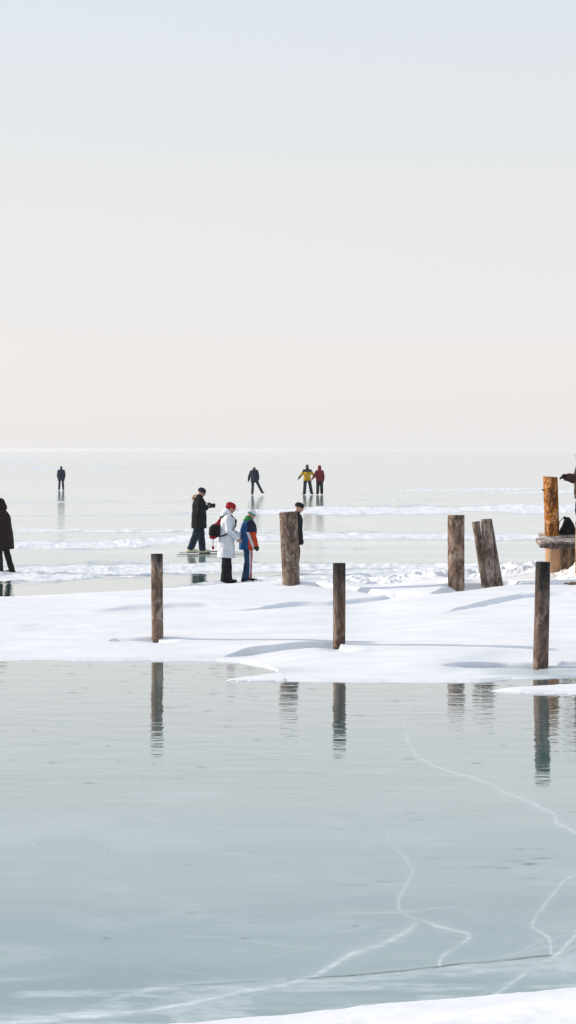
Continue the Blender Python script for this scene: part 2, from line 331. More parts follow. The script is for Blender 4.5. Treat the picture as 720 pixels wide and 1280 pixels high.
# ------------------------------------------------------------------ the snow bank
def pj(px, yp): return F*CH/(yp-HY)
def front_y(px): return np.interp(px, [-3000,0,180,270,300,325,345,353,420,560,600,640,720,1000,3000], [826,826,826.5,827,829,833,839,852,853,854,853,850,847,842,838])
def sint(px, xs, ys, sig=22.):
    g = np.arange(-2200, 2400, 4.); y = np.interp(g, xs, ys); k = np.exp(-.5*(np.arange(-20,21)*4/sig)**2); k /= k.sum()
    y2 = np.convolve(np.pad(y, 20, 'edge'), k, 'valid'); return np.interp(px, g, y2)
def H0(px, d):
    X = (px-360)/F*d
    yp = HY+F*CH/d + (fbm(X*2.2, d*.8, 3, 4)-.5)*1.1
    dc = sint(px, [-1500,-200,0,180,350,450,540,620,688,800,1500], [31,31.5,32,33,35,35,34.5,34.5,36,37,38])
    hc = sint(px, [-1500,-200,0,180,350,400,460,540,620,688,800,1500], [.25,.26,.285,.335,.37,.36,.31,.40,.44,.54,.66,.8])
    fy = sint(px, [-3000,0,180,260,300,350,400,450,520,600,640,720,1000,3000], [826,826,826.5,828,832,840,846,850,853,853,851,847,842,838])
    df = F*CH/(fy-HY); s = d-df; sj = (front_y(px)-yp)*.095
    t = np.clip(s/(dc-df), 0, 1); flat = ss(540,640,px)
    main = .026*ss(0,.22,sj) + hc*(.10*ss(.3,1.6,s-flat*1.4)+.87*(.55*t+.45*t*t*(3-2*t)))*(1-.55*flat*(1-ss(1.2,3.2,s)))
    main = np.where(sj < 0, -.06, main)
    w = sint(px, [-1500,350,440,540,640,1500], [2.6,2.8,4.5,7.5,8.5,10]); b = np.clip((d-dc)/w, 0, 1)
    main = np.where(d > dc, (hc+.02)*(1-b**2.2)-.08*ss(.8,1,b), main)
    up = np.interp(px, [280,345,353], [850.6,842,836]); lo = np.interp(px, [280,350], [850.8,852.3])
    yq = HY+F*CH/d + (fbm(X*1.5, d*.5, 3, 2)-.5)*.8
    s1 = np.minimum(yq-up, lo-yq)*.095
    h1 = np.where((px > 282) & (px < 356) & (s1 > 0), .028*ss(0,.1,s1), -.06)
    up = np.interp(px, [612,650,720,1200], [864,860,856,848]); lo = np.interp(px, [612,650,720,1200], [864.5,867,868,872])
    s2 = np.minimum(yq-up, lo-yq)*.095
    h2 = np.where((px > 610) & (s2 > 0), .028*ss(0,.18,s2), -.06)
    h = np.maximum(np.maximum(main, h1), h2)
    mound = .62*np.exp(-(((px-752)/28)**2+((d-35.0)/.8)**2)) + .10*np.exp(-(((px-640)/22)**2+((d-37.5)/1.0)**2))
    mound += .06*np.exp(-(((px-570)/16)**2+((d-34.4)/.5)**2)) + .05*np.exp(-(((px-368)/18)**2+((d-34.7)/.6)**2))
    return h+np.where(h > 0, mound, 0)
def d_at(px, py, Hf=None):
    Hf = Hf or H0
    ds = np.arange(21.5, 44, .02); y = HY+F*(CH-np.maximum(Hf(np.full_like(ds, px), ds),0))/ds
    k = np.argmax(y <= py); return ds[k]
SCOOP = [([(137,802),(165,802),(199,801)], .075, .38, 12, 4),
    ([(285,821),(330,817.5),(370,812.5),(424,808.5)], .17, .70, 50, 8),
    ([(560,834),(620,834),(672,835.5)], .17, .55, 60, 6),
    ([(120,766),(205,765),(250,764),(296,760)], .055, 1.0, 80, 90),
    ([(384,729),(415,735),(450,739),(480,745),(515,744)], .20, .8, 14, 40),
    ([(300,765),(400,758),(460,754),(506,747)], .07, .9, 110, 50),
    ([(560,768),(610,758),(645,751),(690,746),(760,744)], .08, .9, 80, 30),
    ([(698,832.5),(740,832),(800,832)], .11, .45, 8, 30),
    ([(540,744),(580,739),(645,731)], .10, 1.2, 30, 20),
    ([(20,790),(60,789),(110,788)], .012, 1.0, 40, 40)]
SC = [([q[0] for q in p], [d_at(*q) for q in p], a, b, c, e) for p, a, b, c, e in SCOOP]
HOL = [(q[0], d_at(*q)) for q in [(197,800),(423.5,811),(676,834.5),(363.5,730),(571,733)]]
def H(px, d):
    px = np.asarray(px, float); d = np.asarray(d, float)
    X = (px-360)/F*d; h = H0(px, d); inside = ss(.0, .06, h)
    h = h + inside*((fbm(X*.5, d*.9, 41, 3)-.5)*.05 + (fbm(X*.9+d*.3, d*2.6, 43, 4)-.5)*.035*ss(.03,.2,h))
    for xs, dr, a, L_, wl, wr in SC:
        w = ss(xs[0]-wl*.2, xs[0]+wl*.8, px)*(1-ss(xs[-1]-wr*.5, xs[-1]+wr*.5, px))
        v = (d-sint(px, xs, dr, 10.))/(L_*(.12+.88*w**.7)) + (fbm(X*1.2, d*0+3, 11, 3)-.5)*.35
        f = ss(0,.09/L_,v)*(1-ss(1-min(.8,max(.16,L_*.30))/L_,1,v))
        h = h - inside*a*w*f
    for hx, hd in HOL:
        q = np.hypot((px-hx)/F*hd, (d-hd)*.8); h = h + inside*(-.04*np.exp(-(q/.17)**2) + .005*np.exp(-((q-.34)/.10)**2))
    lm = ss(420,560,px)*ss(35.2,36.6,d)+ .8*ss(395,430,px)*(1-ss(500,540,px))*ss(34.6,35.4,d)
    lm = np.clip(lm+ss(680,705,px)*ss(33.5,35,d),0,1)
    rid = fbm(X*3.2, d*2.0, 60, 4)
    h = h + inside*lm*((rid-.5)*.20 + (np.abs(fbm(X*5,d*3,66,3)-.5)*-.2+.03))
    return h
bu = np.concatenate([np.arange(-1400,-30,10.), np.arange(-30,750,1.2), np.arange(750,2100,10.)])
bd = np.concatenate([np.arange(21.4, 28, .026), np.arange(28, 45.5, .04)])
BP, BD = np.meshgrid(bu, bd); BZ = H(BP, BD); BX = (BP-360)/F*BD
ypp = HY+F*CH/BD
wet = ss(575,650,BP)*ss(836,838,ypp)*(1-ss(846.5,848.5,ypp)) + .55*np.exp(-((BP-345)/45)**2)*ss(835,838,ypp)*(1-ss(843,846,ypp)) + .30*ss(200,260,BP)*(1-ss(300,345,BP))*np.exp(-((ypp-824.5)/1.6)**2)
wet = np.clip(wet,0,1); lumpy = np.clip(ss(420,560,BP)*ss(35.5,37,BD),0,1)
SNOWM = m_snow()
grid('snow_bank', BX, BD, BZ, SNOWM, {'wet': wet, 'lumpy': lumpy}, kind='structure')
# near snow, bottom right corner
fx = np.concatenate([np.arange(-1500,200,20.),np.arange(200,760,1.6), np.arange(760,2500,20.)]); fd = np.concatenate([np.arange(10.9, 8.9, -.012), np.arange(8.9,2,-.15)])
GP, GD = np.meshgrid(fx, fd); GX = (GP-360)/F*GD
ye = np.interp(GP, [-1500,-200,250,360,450,600,720,2500], [1330,1330,1281,1272,1261.5,1248,1238.5,1100]) + (fbm(GX*5, GD*3, 21, 4)-.5)*4
s = (HY+F*CH/GD - ye)*.0135
GZ = np.where(s > 0, .03*ss(0,.05,s)+.13*ss(0,1.2,s)+(fbm(GX*2.2,GD*2.2,8,3)-.5)*.03*ss(0,.5,s), -.05)
grid('near_snow', GX, GD, GZ, SNOWM, {'wet': GZ*0, 'lumpy': GZ*0}, kind='structure')

def zb(px, d): return float(H(np.array([px]), np.array([d]))[0])
def wx(px, d): return (px-360)/F*d

# ------------------------------------------------------------------ posts
WD = m_wood
def post(px, py, top_px, top_py, wid, mat, label, wtop=None, d=None, seed=1, rough=.03, cut=0.0, group='wooden posts standing in the snow', name='wooden_post', sink=.3, bz=None):
    d = d or d_at(px, py, H); z0 = (CH-(py-HY)*d/F) if bz is None else bz
    b = Vector((wx(px,d), d, z0)); zt = CH-(top_py-HY)*d/F; t = Vector((wx(top_px,d), d, zt))
    ax = (t-b).normalized(); Lg = (t-b).length; r0 = wid/2*d/F; r1 = (wtop or wid)/2*d/F
    rs = np.random.RandomState(seed); NA, NZ = 48, 60
    ph = rs.uniform(0,6.28,(8,)); am = rs.uniform(.2,1,(8,)); fr = rs.randint(2,14,(8,))
    ex = Vector((1,0,0)); ex = (ex-ax*ex.dot(ax)).normalized(); ey = ax.cross(ex)
    V = []; Fc = []
    zs = np.concatenate([np.linspace(-sink, Lg-.02, NZ), [Lg-.008, Lg, Lg, Lg]])
    fs = np.concatenate([np.ones(NZ), [.985, .94, .6, .2]])
    for i, (z, f_) in enumerate(zip(zs, fs)):
        tt = min(max(z/Lg,0),1); r = (r0*(1-tt)+r1*tt)*f_
        wob = Vector((math.sin(z*1.7+seed)*r0*.06, math.cos(z*2.1+seed)*r0*.06, 0))
        for j in range(NA):
            th = 2*math.pi*j/NA
            g = sum(am[k]*math.cos(fr[k]*th+ph[k]+z*(.4*k-1)) for k in range(8))/4*rough
            g += rough*.5*math.sin(z*23+3*th+seed)*.4
            rr = r*(1+g)
            dz = (cut*math.cos(th)*rr if z > Lg-.05 else 0) + (rs.uniform(-.004,.004) if i >= NZ else 0)
            p = wob+ex*(rr*math.cos(th))+ey*(rr*math.sin(th))+ax*(z+dz)
            V.append(p)
    n_ = len(zs)
    for i in range(n_-1):
        for j in range(NA):
            a = i*NA+j; c = i*NA+(j+1)%NA; Fc.append((a,c,c+NA,a+NA))
    V.append(ax*Lg); k = len(V)-1
    for j in range(NA): Fc.append(((n_-1)*NA+j, (n_-1)*NA+(j+1)%NA, k))
    me = bpy.data.meshes.new(name); me.from_pydata([tuple(v) for v in V], [], Fc); me.validate()
    for p in me.polygons: p.use_smooth = True
    o = link(name, me, mat, loc=b); tag(o, label, 'post', group); return o
G1, G2, G3 = (.36,.24,.165), (.25,.165,.125), (.10,.07,.06)
post(197,800, 196.5,692.5, 14.5, WD('wood_left',(.42,.30,.21),G2,(.13,.095,.08),1.12,.16,seed=2.), 'slim weathered post with a short black top, leftmost of all the posts', seed=3, wtop=15)
post(423.5,811, 424.3,704, 15.2, WD('wood_middle',(.34,.21,.14),(.22,.135,.10),(.09,.06,.05),.86,.48,seed=5.), 'slim post with black upper half and reddish foot, midway along the snow bank', seed=8, wtop=16)
post(676,834.5, 678,702.5, 19, WD('wood_right',(.33,.215,.16),(.22,.14,.115),(.10,.07,.06),1.0,.55,seed=9.), 'tall dark tarred post on the right, its foot at the edge of the ice', seed=12, wtop=18)
post(363.5,730, 361,640, 21.5, WD('wood_thick',(.44,.29,.19),(.27,.185,.15),(.13,.095,.085),seed=13.,ring=True), 'thick light brown post with the black-capped person half hidden behind it', seed=21, wtop=22.5, rough=.04, cut=.06)
post(571,733, 569.7,644, 20.5, WD('wood_upright',(.40,.26,.17),(.26,.17,.13),(.12,.08,.07),1.45,.16,seed=17.), 'thick upright brown post with a dark rim, left of the leaning logs', seed=30, wtop=21, rough=.035)
WL = WD('wood_grey',(.38,.28,.21),(.24,.175,.145),(.10,.075,.065),seed=21.)
gl = 'logs leaning against each other'
post(605,728, 595,652, 7.5, WL, 'thinnest and leftmost of the three leaning logs on the snow', seed=40, wtop=10, d=34.0, group=gl, rough=.05)
post(612,728, 607.5,649, 13, WL, 'grey middle log of the leaning bundle, the one in front', seed=44, wtop=14.5, d=33.7, group=gl, rough=.05)
post(622.5,727.5, 611,650, 11.5, WL, 'split log leaning behind the right side of the grey middle log', seed=47, wtop=9, d=34.05, group=gl, rough=.06)
OR = WD('wood_orange',(.70,.27,.035),(.44,.135,.018),(.10,.038,.018),seed=25.,ring=True,low=(.62,.42,.28),gain=1.0)
pin = post(690.5,711, 688,596, 18, OR, 'bright orange pine post with a branch stub, rising through the wooden deck', seed=51, wtop=18, d=35.3, rough=.03, cut=-.1, group=None)
me = bpy.data.meshes.new('branch_stub'); 
def tube(P, R, n_=8):
    V = []; Fc = []
    for i, (p, r) in enumerate(zip(P, R)):
        p = Vector(p); t = (Vector(P[min(i+1,len(P)-1)])-Vector(P[max(i-1,0)])).normalized()
        a = t.orthogonal().normalized(); b = t.cross(a)
        for j in range(n_): V.append(tuple(p+a*r*math.cos(6.2832*j/n_)+b*r*math.sin(6.2832*j/n_)))
    for i in range(len(P)-1):
        for j in range(n_): a = i*n_+j; c = i*n_+(j+1)%n_; Fc.append((a,c,c+n_,a+n_))
    Fc.append(tuple(range(n_))[::-1]); Fc.append(tuple(range((len(P)-1)*n_, len(P)*n_)))
    return V, Fc
v, f = tube([(-.10,0,1.42),(-.16,0,1.44),(-.20,-.01,1.47)], [.030,.02,.008]); me.from_pydata(v,[],f)
link('branch_stub', me, WL, pin)

# ------------------------------------------------------------------ accumulators for organic shapes
class Acc:
    def __init__(s): s.v = []; s.f = []
    def ball(s, c, r, R=None, nu=14, nv=9):
        c = Vector(c); r = Vector((r,r,r)) if isinstance(r,(int,float)) else Vector(r); b = len(s.v)
        def P(x): x = Vector((x[0]*r.x, x[1]*r.y, x[2]*r.z)); return tuple(c+((R@x) if R else x))
        s.v.append(P((0,0,1)))
        for i in range(1,nv):
            for j in range(nu):
                a = math.pi*i/nv; q = 2*math.pi*j/nu; s.v.append(P((math.sin(a)*math.cos(q), math.sin(a)*math.sin(q), math.cos(a))))
        s.v.append(P((0,0,-1))); e = len(s.v)-1
        for j in range(nu):
            s.f.append((b, b+1+j, b+1+(j+1)%nu)); k = b+1+(nv-2)*nu; s.f.append((e, k+(j+1)%nu, k+j))
            for i in range(nv-2):
                k = b+1+i*nu; s.f.append((k+j, k+nu+j, k+nu+(j+1)%nu, k+(j+1)%nu))
        return s
    def seg(s, a, b, ra, rb, nu=14):
        a = Vector(a); b = Vector(b)
        if (b-a).length < 1e-4: return s.ball(a, ra)
        t = (b-a).normalized(); x = t.orthogonal().normalized(); y = t.cross(x); k = len(s.v)
        for p, r in ((a,ra),(b,rb)):
            for j in range(nu): s.v.append(tuple(p+(x*math.cos(6.2832*j/nu)+y*math.sin(6.2832*j/nu))*r))
        s.v.append(tuple(a)); s.v.append(tuple(b))
        for j in range(nu):
            j2 = (j+1)%nu; s.f.append((k+j,k+j2,k+nu+j2,k+nu+j)); s.f.append((k+2*nu,k+j2,k+j)); s.f.append((k+2*nu+1,k+nu+j,k+nu+j2))
        s.ball(a, ra*.999); s.ball(b, rb*.999); return s
    def chain(s, P, R):
        for i in range(len(P)-1): s.seg(P[i],P[i+1],R[i],R[i+1])
        return s
    def loft(s, rings, nu=22, p=2.3):   # ring: centre, axis a, axis b, ra, rb
        k = len(s.v)
        for c, A, B, ra, rb in rings:
            for j in range(nu):
                q = 2*math.pi*j/nu; cx = math.copysign(abs(math.cos(q))**(2/p), math.cos(q)); sy = math.copysign(abs(math.sin(q))**(2/p), math.sin(q))
                s.v.append(tuple(Vector(c)+Vector(A)*ra*cx+Vector(B)*rb*sy))
        n_ = len(rings)
        for i in range(n_-1):
            for j in range(nu): j2 = (j+1)%nu; s.f.append((k+i*nu+j,k+i*nu+j2,k+(i+1)*nu+j2,k+(i+1)*nu+j))
        s.v.append(tuple(rings[0][0])); s.v.append(tuple(rings[-1][0])); e = len(s.v)-2
        for j in range(nu): j2 = (j+1)%nu; s.f.append((e,k+j2,k+j)); s.f.append((e+1,k+(n_-1)*nu+j,k+(n_-1)*nu+j2))
        return s
    def make(s, name, mats, parent=None, vox=.01, smooth=3, loc=(0,0,0), pick=None, rough=0, raw=False, disp=0):
        me = bpy.data.meshes.new(name); me.from_pydata(s.v,[],s.f)
        if not raw:
            t = bpy.data.objects.new('tmp', me); COL.objects.link(t)
            r = t.modifiers.new('r','REMESH'); r.mode = 'VOXEL'; r.voxel_size = vox
            if smooth: q = t.modifiers.new('s','SMOOTH'); q.iterations = smooth; q.factor = .6
            dg = bpy.context.evaluated_depsgraph_get(); m2 = bpy.data.meshes.new_from_object(t.evaluated_get(dg))
            bpy.data.objects.remove(t); bpy.data.meshes.remove(me); me = m2
        if disp:      # folds in the cloth
            N_ = len(me.vertices); co = np.empty(N_*3, np.float32); me.vertices.foreach_get('co', co); co = co.reshape(-1,3)
            no = np.empty(N_*3, np.float32); me.vertices.foreach_get('normal', no); no = no.reshape(-1,3)
            a = fbm(co[:,0]*9+co[:,2]*5, co[:,1]*9+co[:,2]*7, 5, 3)-.5
            b = fbm(co[:,2]*16+co[:,0]*4, co[:,1]*5-co[:,0]*5, 9, 2)-.5
            co = co+no*((a*1.2+b)*disp)[:,None]; me.vertices.foreach_set('co', co.astype(np.float32).ravel())
        o = link(name, me, mats, parent, loc)
        for p in me.polygons:
            p.use_smooth = True
            if pick: p.material_index = pick(p.center)
        return o
X3, Y3, Z3 = Vector((1,0,0)), Vector((0,1,0)), Vector((0,0,1))
def hand(A, w, dirv, palm, k=1.0, curl=.5, sc=1.0):
    """palm and five unequal fingers, curling towards 'palm'"""
    d = Vector(dirv).normalized(); p = Vector(palm); p = (p-d*p.dot(d)).normalized(); sd = d.cross(p); w = Vector(w)
    A.loft([(w-d*.01*sc, sd, p, .026*sc*k, .019*sc*k), (w+d*.045*sc, sd, p, .040*sc*k, .018*sc*k), (w+d*.088*sc, sd, p, .042*sc*k, .015*sc*k)], 14)
    for i, (o_, L_) in enumerate([(-.030,.066),(-.010,.078),(.010,.073),(.030,.058)]):
        a = w+(d*.084+sd*o_*1.06)*sc; ang = curl*.6
        for j, q in enumerate((.45,.31,.24)):
            dd = d*math.cos(ang)+p*math.sin(ang); b = a+dd*L_*q*sc
            A.seg(a,b,(.0098-.001*j)*k*sc,(.0090-.001*j)*k*sc,8); a = b; ang += curl*.8
    t0 = w+(d*.022-sd*.030)*sc; t1 = t0+(d*.6-sd*.62+p*.35).normalized()*.042*sc; t2 = t1+(d*.9-sd*.1+p*.5).normalized()*.032*sc
    A.seg(t0,t1,.0135*k*sc,.0115*k*sc,8); A.seg(t1,t2,.0115*k*sc,.009*k*sc,8)
def V3(a): return Vector(a).normalized()
class Human:
    """forward +X, left +Y; everything in metres round the midpoint of the feet"""
    def __init__(s, H_, lean=0, legs=None, arms=None, head=(0,0), side=0, shrug=0):
        k = s.k = H_/1.75; legs = legs or {}; arms = arms or {}
        s.up = V3((math.sin(lean), side, math.cos(lean))); s.fw = (X3-s.up*X3.dot(s.up)).normalized(); s.lf = s.up.cross(s.fw)
        s.pel = Vector((0,0,0)); s.legs = {}; s.arms = {}
        for n_, sg in (('L',1),('R',-1)):
            th, sh, ft = legs.get(n_, ((.03,0,-1),(-.03,0,-1),(1,sg*.15,0)))
            hip = Y3*sg*.095*k; kn = hip+V3(th)*.43*k; an = kn+V3(sh)*.43*k; s.legs[n_] = [hip,kn,an,V3(ft)]
        z = min(l_[2].z for l_ in s.legs.values())-.085*k
        mid = (s.legs['L'][2]+s.legs['R'][2])/2; off = Vector((-mid.x,-mid.y,-z))
        s.pel += off
        for l_ in s.legs.values():
            for i in range(3): l_[i] = l_[i]+off
        s.chest = s.pel+s.up*.34*k; s.neck = s.pel+s.up*.515*k
        for n_, sg in (('L',1),('R',-1)):
            ua, fa, pm = arms.get(n_, ((.02,sg*.16,-1),(.12,sg*.04,-1),(0,-sg,0)))
            sh = s.pel+s.up*(.465+shrug)*k+s.lf*sg*.175*k; e = sh+V3(ua)*.285*k; w = e+V3(fa)*.255*k; s.arms[n_] = [sh,e,w,V3(fa),V3(pm)]
        hp, hy = head; hu = (s.up*1+Vector((0,0,1))*1.2+s.fw*.12).normalized()
        fwd = Vector((math.cos(hy)*math.cos(hp), math.sin(hy)*math.cos(hp), -math.sin(hp)))
        upv = (Z3-fwd*Z3.dot(fwd)).normalized(); lfv = upv.cross(fwd)
        s.HR = Matrix((fwd, lfv, upv)).transposed(); s.hc = s.neck+hu*.085*k+upv*.085*k+fwd*.02*k
        s.bare = set()
    def hp(s, x, y, z): return s.hc+s.HR@(Vector((x,y,z))*s.k)
    def body(s, loc, yaw, label, vox=.008, curl=.5):
        k = s.k; A = Acc(); up, fw, lf = s.up, s.fw, s.lf
        A.loft([(s.pel-up*.09*k,fw,lf,.075*k,.12*k),(s.pel,fw,lf,.105*k,.155*k),(s.pel+up*.14*k,fw,lf,.092*k,.13*k),(s.pel+up*.32*k,fw,lf,.115*k,.155*k),(s.pel+up*.44*k,fw,lf,.09*k,.16*k),(s.pel+up*.50*k,fw,lf,.06*k,.08*k)])
        A.seg(s.neck-up*.04*k, s.hc-s.HR@Vector((.02,0,.03))*k, .058*k, .052*k)
        A.ball(s.hp(-.012,0,.025), Vector((.098,.076,.092))*k, s.HR); A.ball(s.hp(.022,0,-.035), Vector((.068,.058,.080))*k, s.HR)
        A.ball(s.hp(.062,0,-.090), .024*k); A.ball(s.hp(.078,0,.022), Vector((.014,.045,.012))*k, s.HR)
        A.seg(s.hp(.084,0,.008), s.hp(.106,0,-.028), .009*k, .014*k, 8)
        A.ball(s.hp(.082,0,-.056), Vector((.012,.026,.007))*k, s.HR); A.ball(s.hp(.080,0,-.068), Vector((.012,.022,.007))*k, s.HR)
        for g in (1,-1): A.ball(s.hp(-.005,g*.078,-.01), Vector((.018,.010,.030))*k, s.HR); A.ball(s.hp(.055,g*.038,-.03), .022*k)
        for n_, (hip,kn,an,ft) in s.legs.items():
            cf = kn.lerp(an,.3)-fw*.012*k
            A.chain([hip,hip.lerp(kn,.5),kn,cf,an],[.088*k,.075*k,.055*k,.056*k,.038*k])
            A.seg(an-Z3*.030*k-ft*.02*k, an-Z3*.036*k+ft*.13*k, .028*k, .018*k)
        for n_, (sh,e,w,fd,pm) in s.arms.items():
            A.chain([sh,sh.lerp(e,.5),e,e.lerp(w,.3),w],[.055*k,.047*k,.038*k,.040*k,.026*k]); hand(A,w,fd,pm,1.0,curl,k)
        mo = s.hp(.095,0,-.062); kk = k
        s.o = A.make('person',[SKIN,LIP],None,vox,2,pick=lambda c: 1 if (Vector(c)-mo).length < .020*kk else 0)
        s.o.location = loc; s.o.rotation_euler = (0,0,yaw)
        for g in (1,-1):
            e = Acc(); e.ball(s.hp(.083,g*.031,.004), .0105*k, None, 10, 7); e.make('eye', BLACKP, s.o, raw=True)
        tag(s.o, label, 'person'); return s.o
    def trousers(s, mats, r=(.105,.082,.072), low=.02, pick=None, vox=.011, flare=None):
        k = s.k; A = Acc(); A.loft([(s.pel-s.up*.12*k,s.fw,s.lf,.095*k,.14*k),(s.pel,s.fw,s.lf,.125*k,.175*k),(s.pel+s.up*.10*k,s.fw,s.lf,.11*k,.155*k)])
        for n_, (hip,kn,an,ft) in s.legs.items():
            rr = flare or r[2]; end = an-(an-kn).normalized()*(-low)*k
            A.chain([hip,hip.lerp(kn,.5),kn,kn.lerp(end,.5)],[r[0]*k,(r[0]+r[1])/2*k,r[1]*k,(r[1]+rr)/2*k])
            dn = (end-kn).normalized(); ax = (X3-dn*X3.dot(dn)).normalized(); ay = dn.cross(ax); m_ = kn.lerp(end,.5)
            A.loft([(m_,ax,ay,(r[1]+rr)/2*k,(r[1]+rr)/2*k),(end,ax,ay,rr*1.05*k,rr*k)],16,2)
        return A.make('trousers', mats, s.o, vox*k, 2, pick=pick, disp=.012)
    def jacket(s, mats, hem=.22, w=(.16,.205), hemw=(.17,.22), arm=(.080,.066,.058), pick=None, vox=.011, name='jacket', hood=None, drop=None, collar=.07, belly=0):
        k = s.k; A = Acc(); up, fw, lf = s.up, s.fw, s.lf
        dn = (drop and Vector(drop).normalized()) or (-up*.35-Z3).normalized(); hf = (X3-dn*X3.dot(dn)).normalized(); hl = Y3
        R = [(s.pel+dn*hem*k,hf,hl,hemw[0]*k,hemw[1]*k)]
        if hem > .3: R.append((s.pel+dn*hem*.5*k,hf,hl,(hemw[0]+w[0])/2*k,(hemw[1]+w[1])/2*k))
        R += [(s.pel,fw,lf,w[0]*k,w[1]*.96*k),(s.pel+up*.16*k+fw*belly*k,fw,lf,w[0]*.93*k,w[1]*.92*k),(s.pel+up*.32*k,fw,lf,w[0]*.97*k,w[1]*1.0*k),
              (s.pel+up*.42*k,fw,lf,w[0]*.84*k,w[1]*1.0*k),(s.pel+up*.48*k,fw,lf,w[0]*.66*k,w[1]*.80*k),(s.pel+up*.525*k,fw,lf,w[0]*.5*k,w[1]*.45*k)]
        A.loft(R, 26)
        A.seg(s.neck-up*.02*k, s.neck+up*.035*k, collar*k*1.1, collar*k)
        for n_, (sh,e,w_,fd,pm) in s.arms.items():
            A.chain([sh,sh.lerp(e,.5),e,e.lerp(w_,.5),w_-fd*.01*k],[arm[0]*k,(arm[0]+arm[1])/2*k,arm[1]*k,(arm[1]+arm[2])/2*k,arm[2]*.92*k])
        if hood == 'up':
            A.ball(s.hp(-.035,0,.015), Vector((.118,.112,.140))*k, s.HR); A.ball(s.hp(-.06,0,-.09), Vector((.10,.12,.10))*k, s.HR)
            A.seg(s.hp(-.03,0,-.10), s.neck, .095*k, .11*k)
            for i in range(14):
                q = 2*math.pi*i/14; q2 = 2*math.pi*(i+1)/14
                A.seg(s.hp(.055,.085*math.cos(q),.11*math.sin(q)+.0), s.hp(.055,.085*math.cos(q2),.11*math.sin(q2)), .022*k, .022*k, 8)
        elif hood == 'down':
            A.ball(s.hp(-.05,0,-.085), Vector((.085,.10,.075))*k, s.HR)
            A.ball(s.neck-fw*.085*k+up*.03*k, (.085*k,.12*k,.075*k)); A.ball(s.neck-fw*.04*k+up*.06*k, (.09*k,.11*k,.05*k))
        return A.make(name, mats, s.o, vox*k, 2, pick=pick, disp=.013)
    def boots(s, mat, tall=.12, fat=1.0, blade=False, name='boot', sole=None):
        for n_, (hip,kn,an,ft) in s.legs.items():
            k = s.k; A = Acc(); tp = an+(kn-an).normalized()*tall*k; lift = .03 if blade else 0
            A.seg(tp, an-Z3*.02*k, .052*k*fat, .050*k*fat)
            z0 = an-Z3*(.085-.045*1)*k
            sidev = Z3.cross(ft)
            for t in np.linspace(-.055,.19,8):
                r = .040*fat*(1-.25*max(0,t-.05)/.14); c = an+ft*t*k-Z3*(.085-r*.95)*k
                A.ball(c+Z3*lift*k, (r*k,r*k,r*k))
            o = A.make('skate' if blade else name, mat, s.o, .009, 2)
            B = Acc()
            fx_, sd = ft, sidev
            if blade:
                B.loft([(an+ft*-.08*k-Z3*.055*k,sd,Z3,.004,.03*k),(an+ft*.20*k-Z3*.055*k,sd,Z3,.004,.03*k)],8,4); B.make('blade', STEEL, o, raw=True)
            else:
                c = an-Z3*.079*k
                B.loft([(c-ft*.095*k,sd,Z3,.030*k,.012*k),(c-ft*.05*k,sd,Z3,.041*k*fat,.013*k),(c+ft*.12*k,sd,Z3,.044*k*fat,.013*k),(c+ft*.205*k,sd,Z3,.025*k,.012*k)],14,3); B.make('sole', sole or BLACKP, o, raw=True)
    def gloves(s, mat, which='LR', curl=.5, k=1.35):
        for n_ in which:
            sh,e,w,fd,pm = s.arms[n_]; A = Acc(); A.seg(w-fd*.04*s.k, w+fd*.01*s.k, .037*s.k, .032*s.k); hand(A,w,fd,pm,k,curl,s.k); A.make('glove', mat, s.o, .008, 1)
    def beanie(s, mats, pick=None, low=.0, name='knit_hat', pom=False):
        A = Acc(); k = s.k; rr = []
        for z, r in ((.0+low,.098),(.045,.104),(.08,.094),(.105,.070),(.122,.035),(.126,.005)):
            rr.append((s.hp(-.012,0,z),s.HR@X3,s.HR@Y3,(r+.008)*k,(r-.010)*k))
        A.loft(rr,22,2); 
        for i in range(16):
            q = 2*math.pi*i/16; q2 = 2*math.pi*(i+1)/16
            A.seg(s.hp(-.012+.103*math.cos(q),.086*math.sin(q),.01+low), s.hp(-.012+.103*math.cos(q2),.086*math.sin(q2),.01+low), .014*k, .014*k, 8)
        if pom: A.ball(s.hp(-.02,0,.14), .025*k)
        return A.make(name, mats, s.o, .008, 2, pick=pick)
    def cap(s, mat, flaps=False, name='cap'):
        k = s.k; A = Acc(); A.loft([(s.hp(-.012,0,z),s.HR@X3,s.HR@Y3,r*1.07*k,r*.90*k) for z,r in ((.01,.103),(.05,.107),(.085,.096),(.112,.068),(.124,.02))],22,2)
        if flaps:
            A.ball(s.hp(-.045,0,-.02), Vector((.075,.092,.07))*k, s.HR)
        o = A.make(name, mat, s.o, .008, 2)
        B = Acc(); B.loft([(s.hp(.075,0,.030),s.HR@Y3,s.HR@Z3,.078*k,.008*k),(s.hp(.13,0,.022),s.HR@Y3,s.HR@Z3,.070*k,.006*k),(s.hp(.165,0,.008),s.HR@Y3,s.HR@Z3,.040*k,.005*k)],14,2.5); B.make('visor', mat, o, raw=True)
        return o
    def hair(s, mat):
        A = Acc(); A.ball(s.hp(-.035,0,.015), Vector((.088,.083,.095))*s.k, s.HR); return A.make('hair', mat, s.o, .009, 1)
def at(px, py):                      # a point on the flat ice from its place in the picture
    d = F*CH/(py-HY); return Vector((wx(px,d), d, .004))
RIGHT, LEFT, AWAY, TOWARD = 0, math.pi, math.pi/2, -math.pi/2
NAVY = cloth('navy', (.016,.024,.042)); BLK = cloth('black_cloth', (.011,.012,.014)); JEAN = cloth('dark_denim',(.012,.027,.045))
BROWNBLK = cloth('brown_black', (.022,.013,.014)); DKGREY = cloth('charcoal',(.03,.032,.036)); HAIR = cloth('hair',(.03,.02,.015))

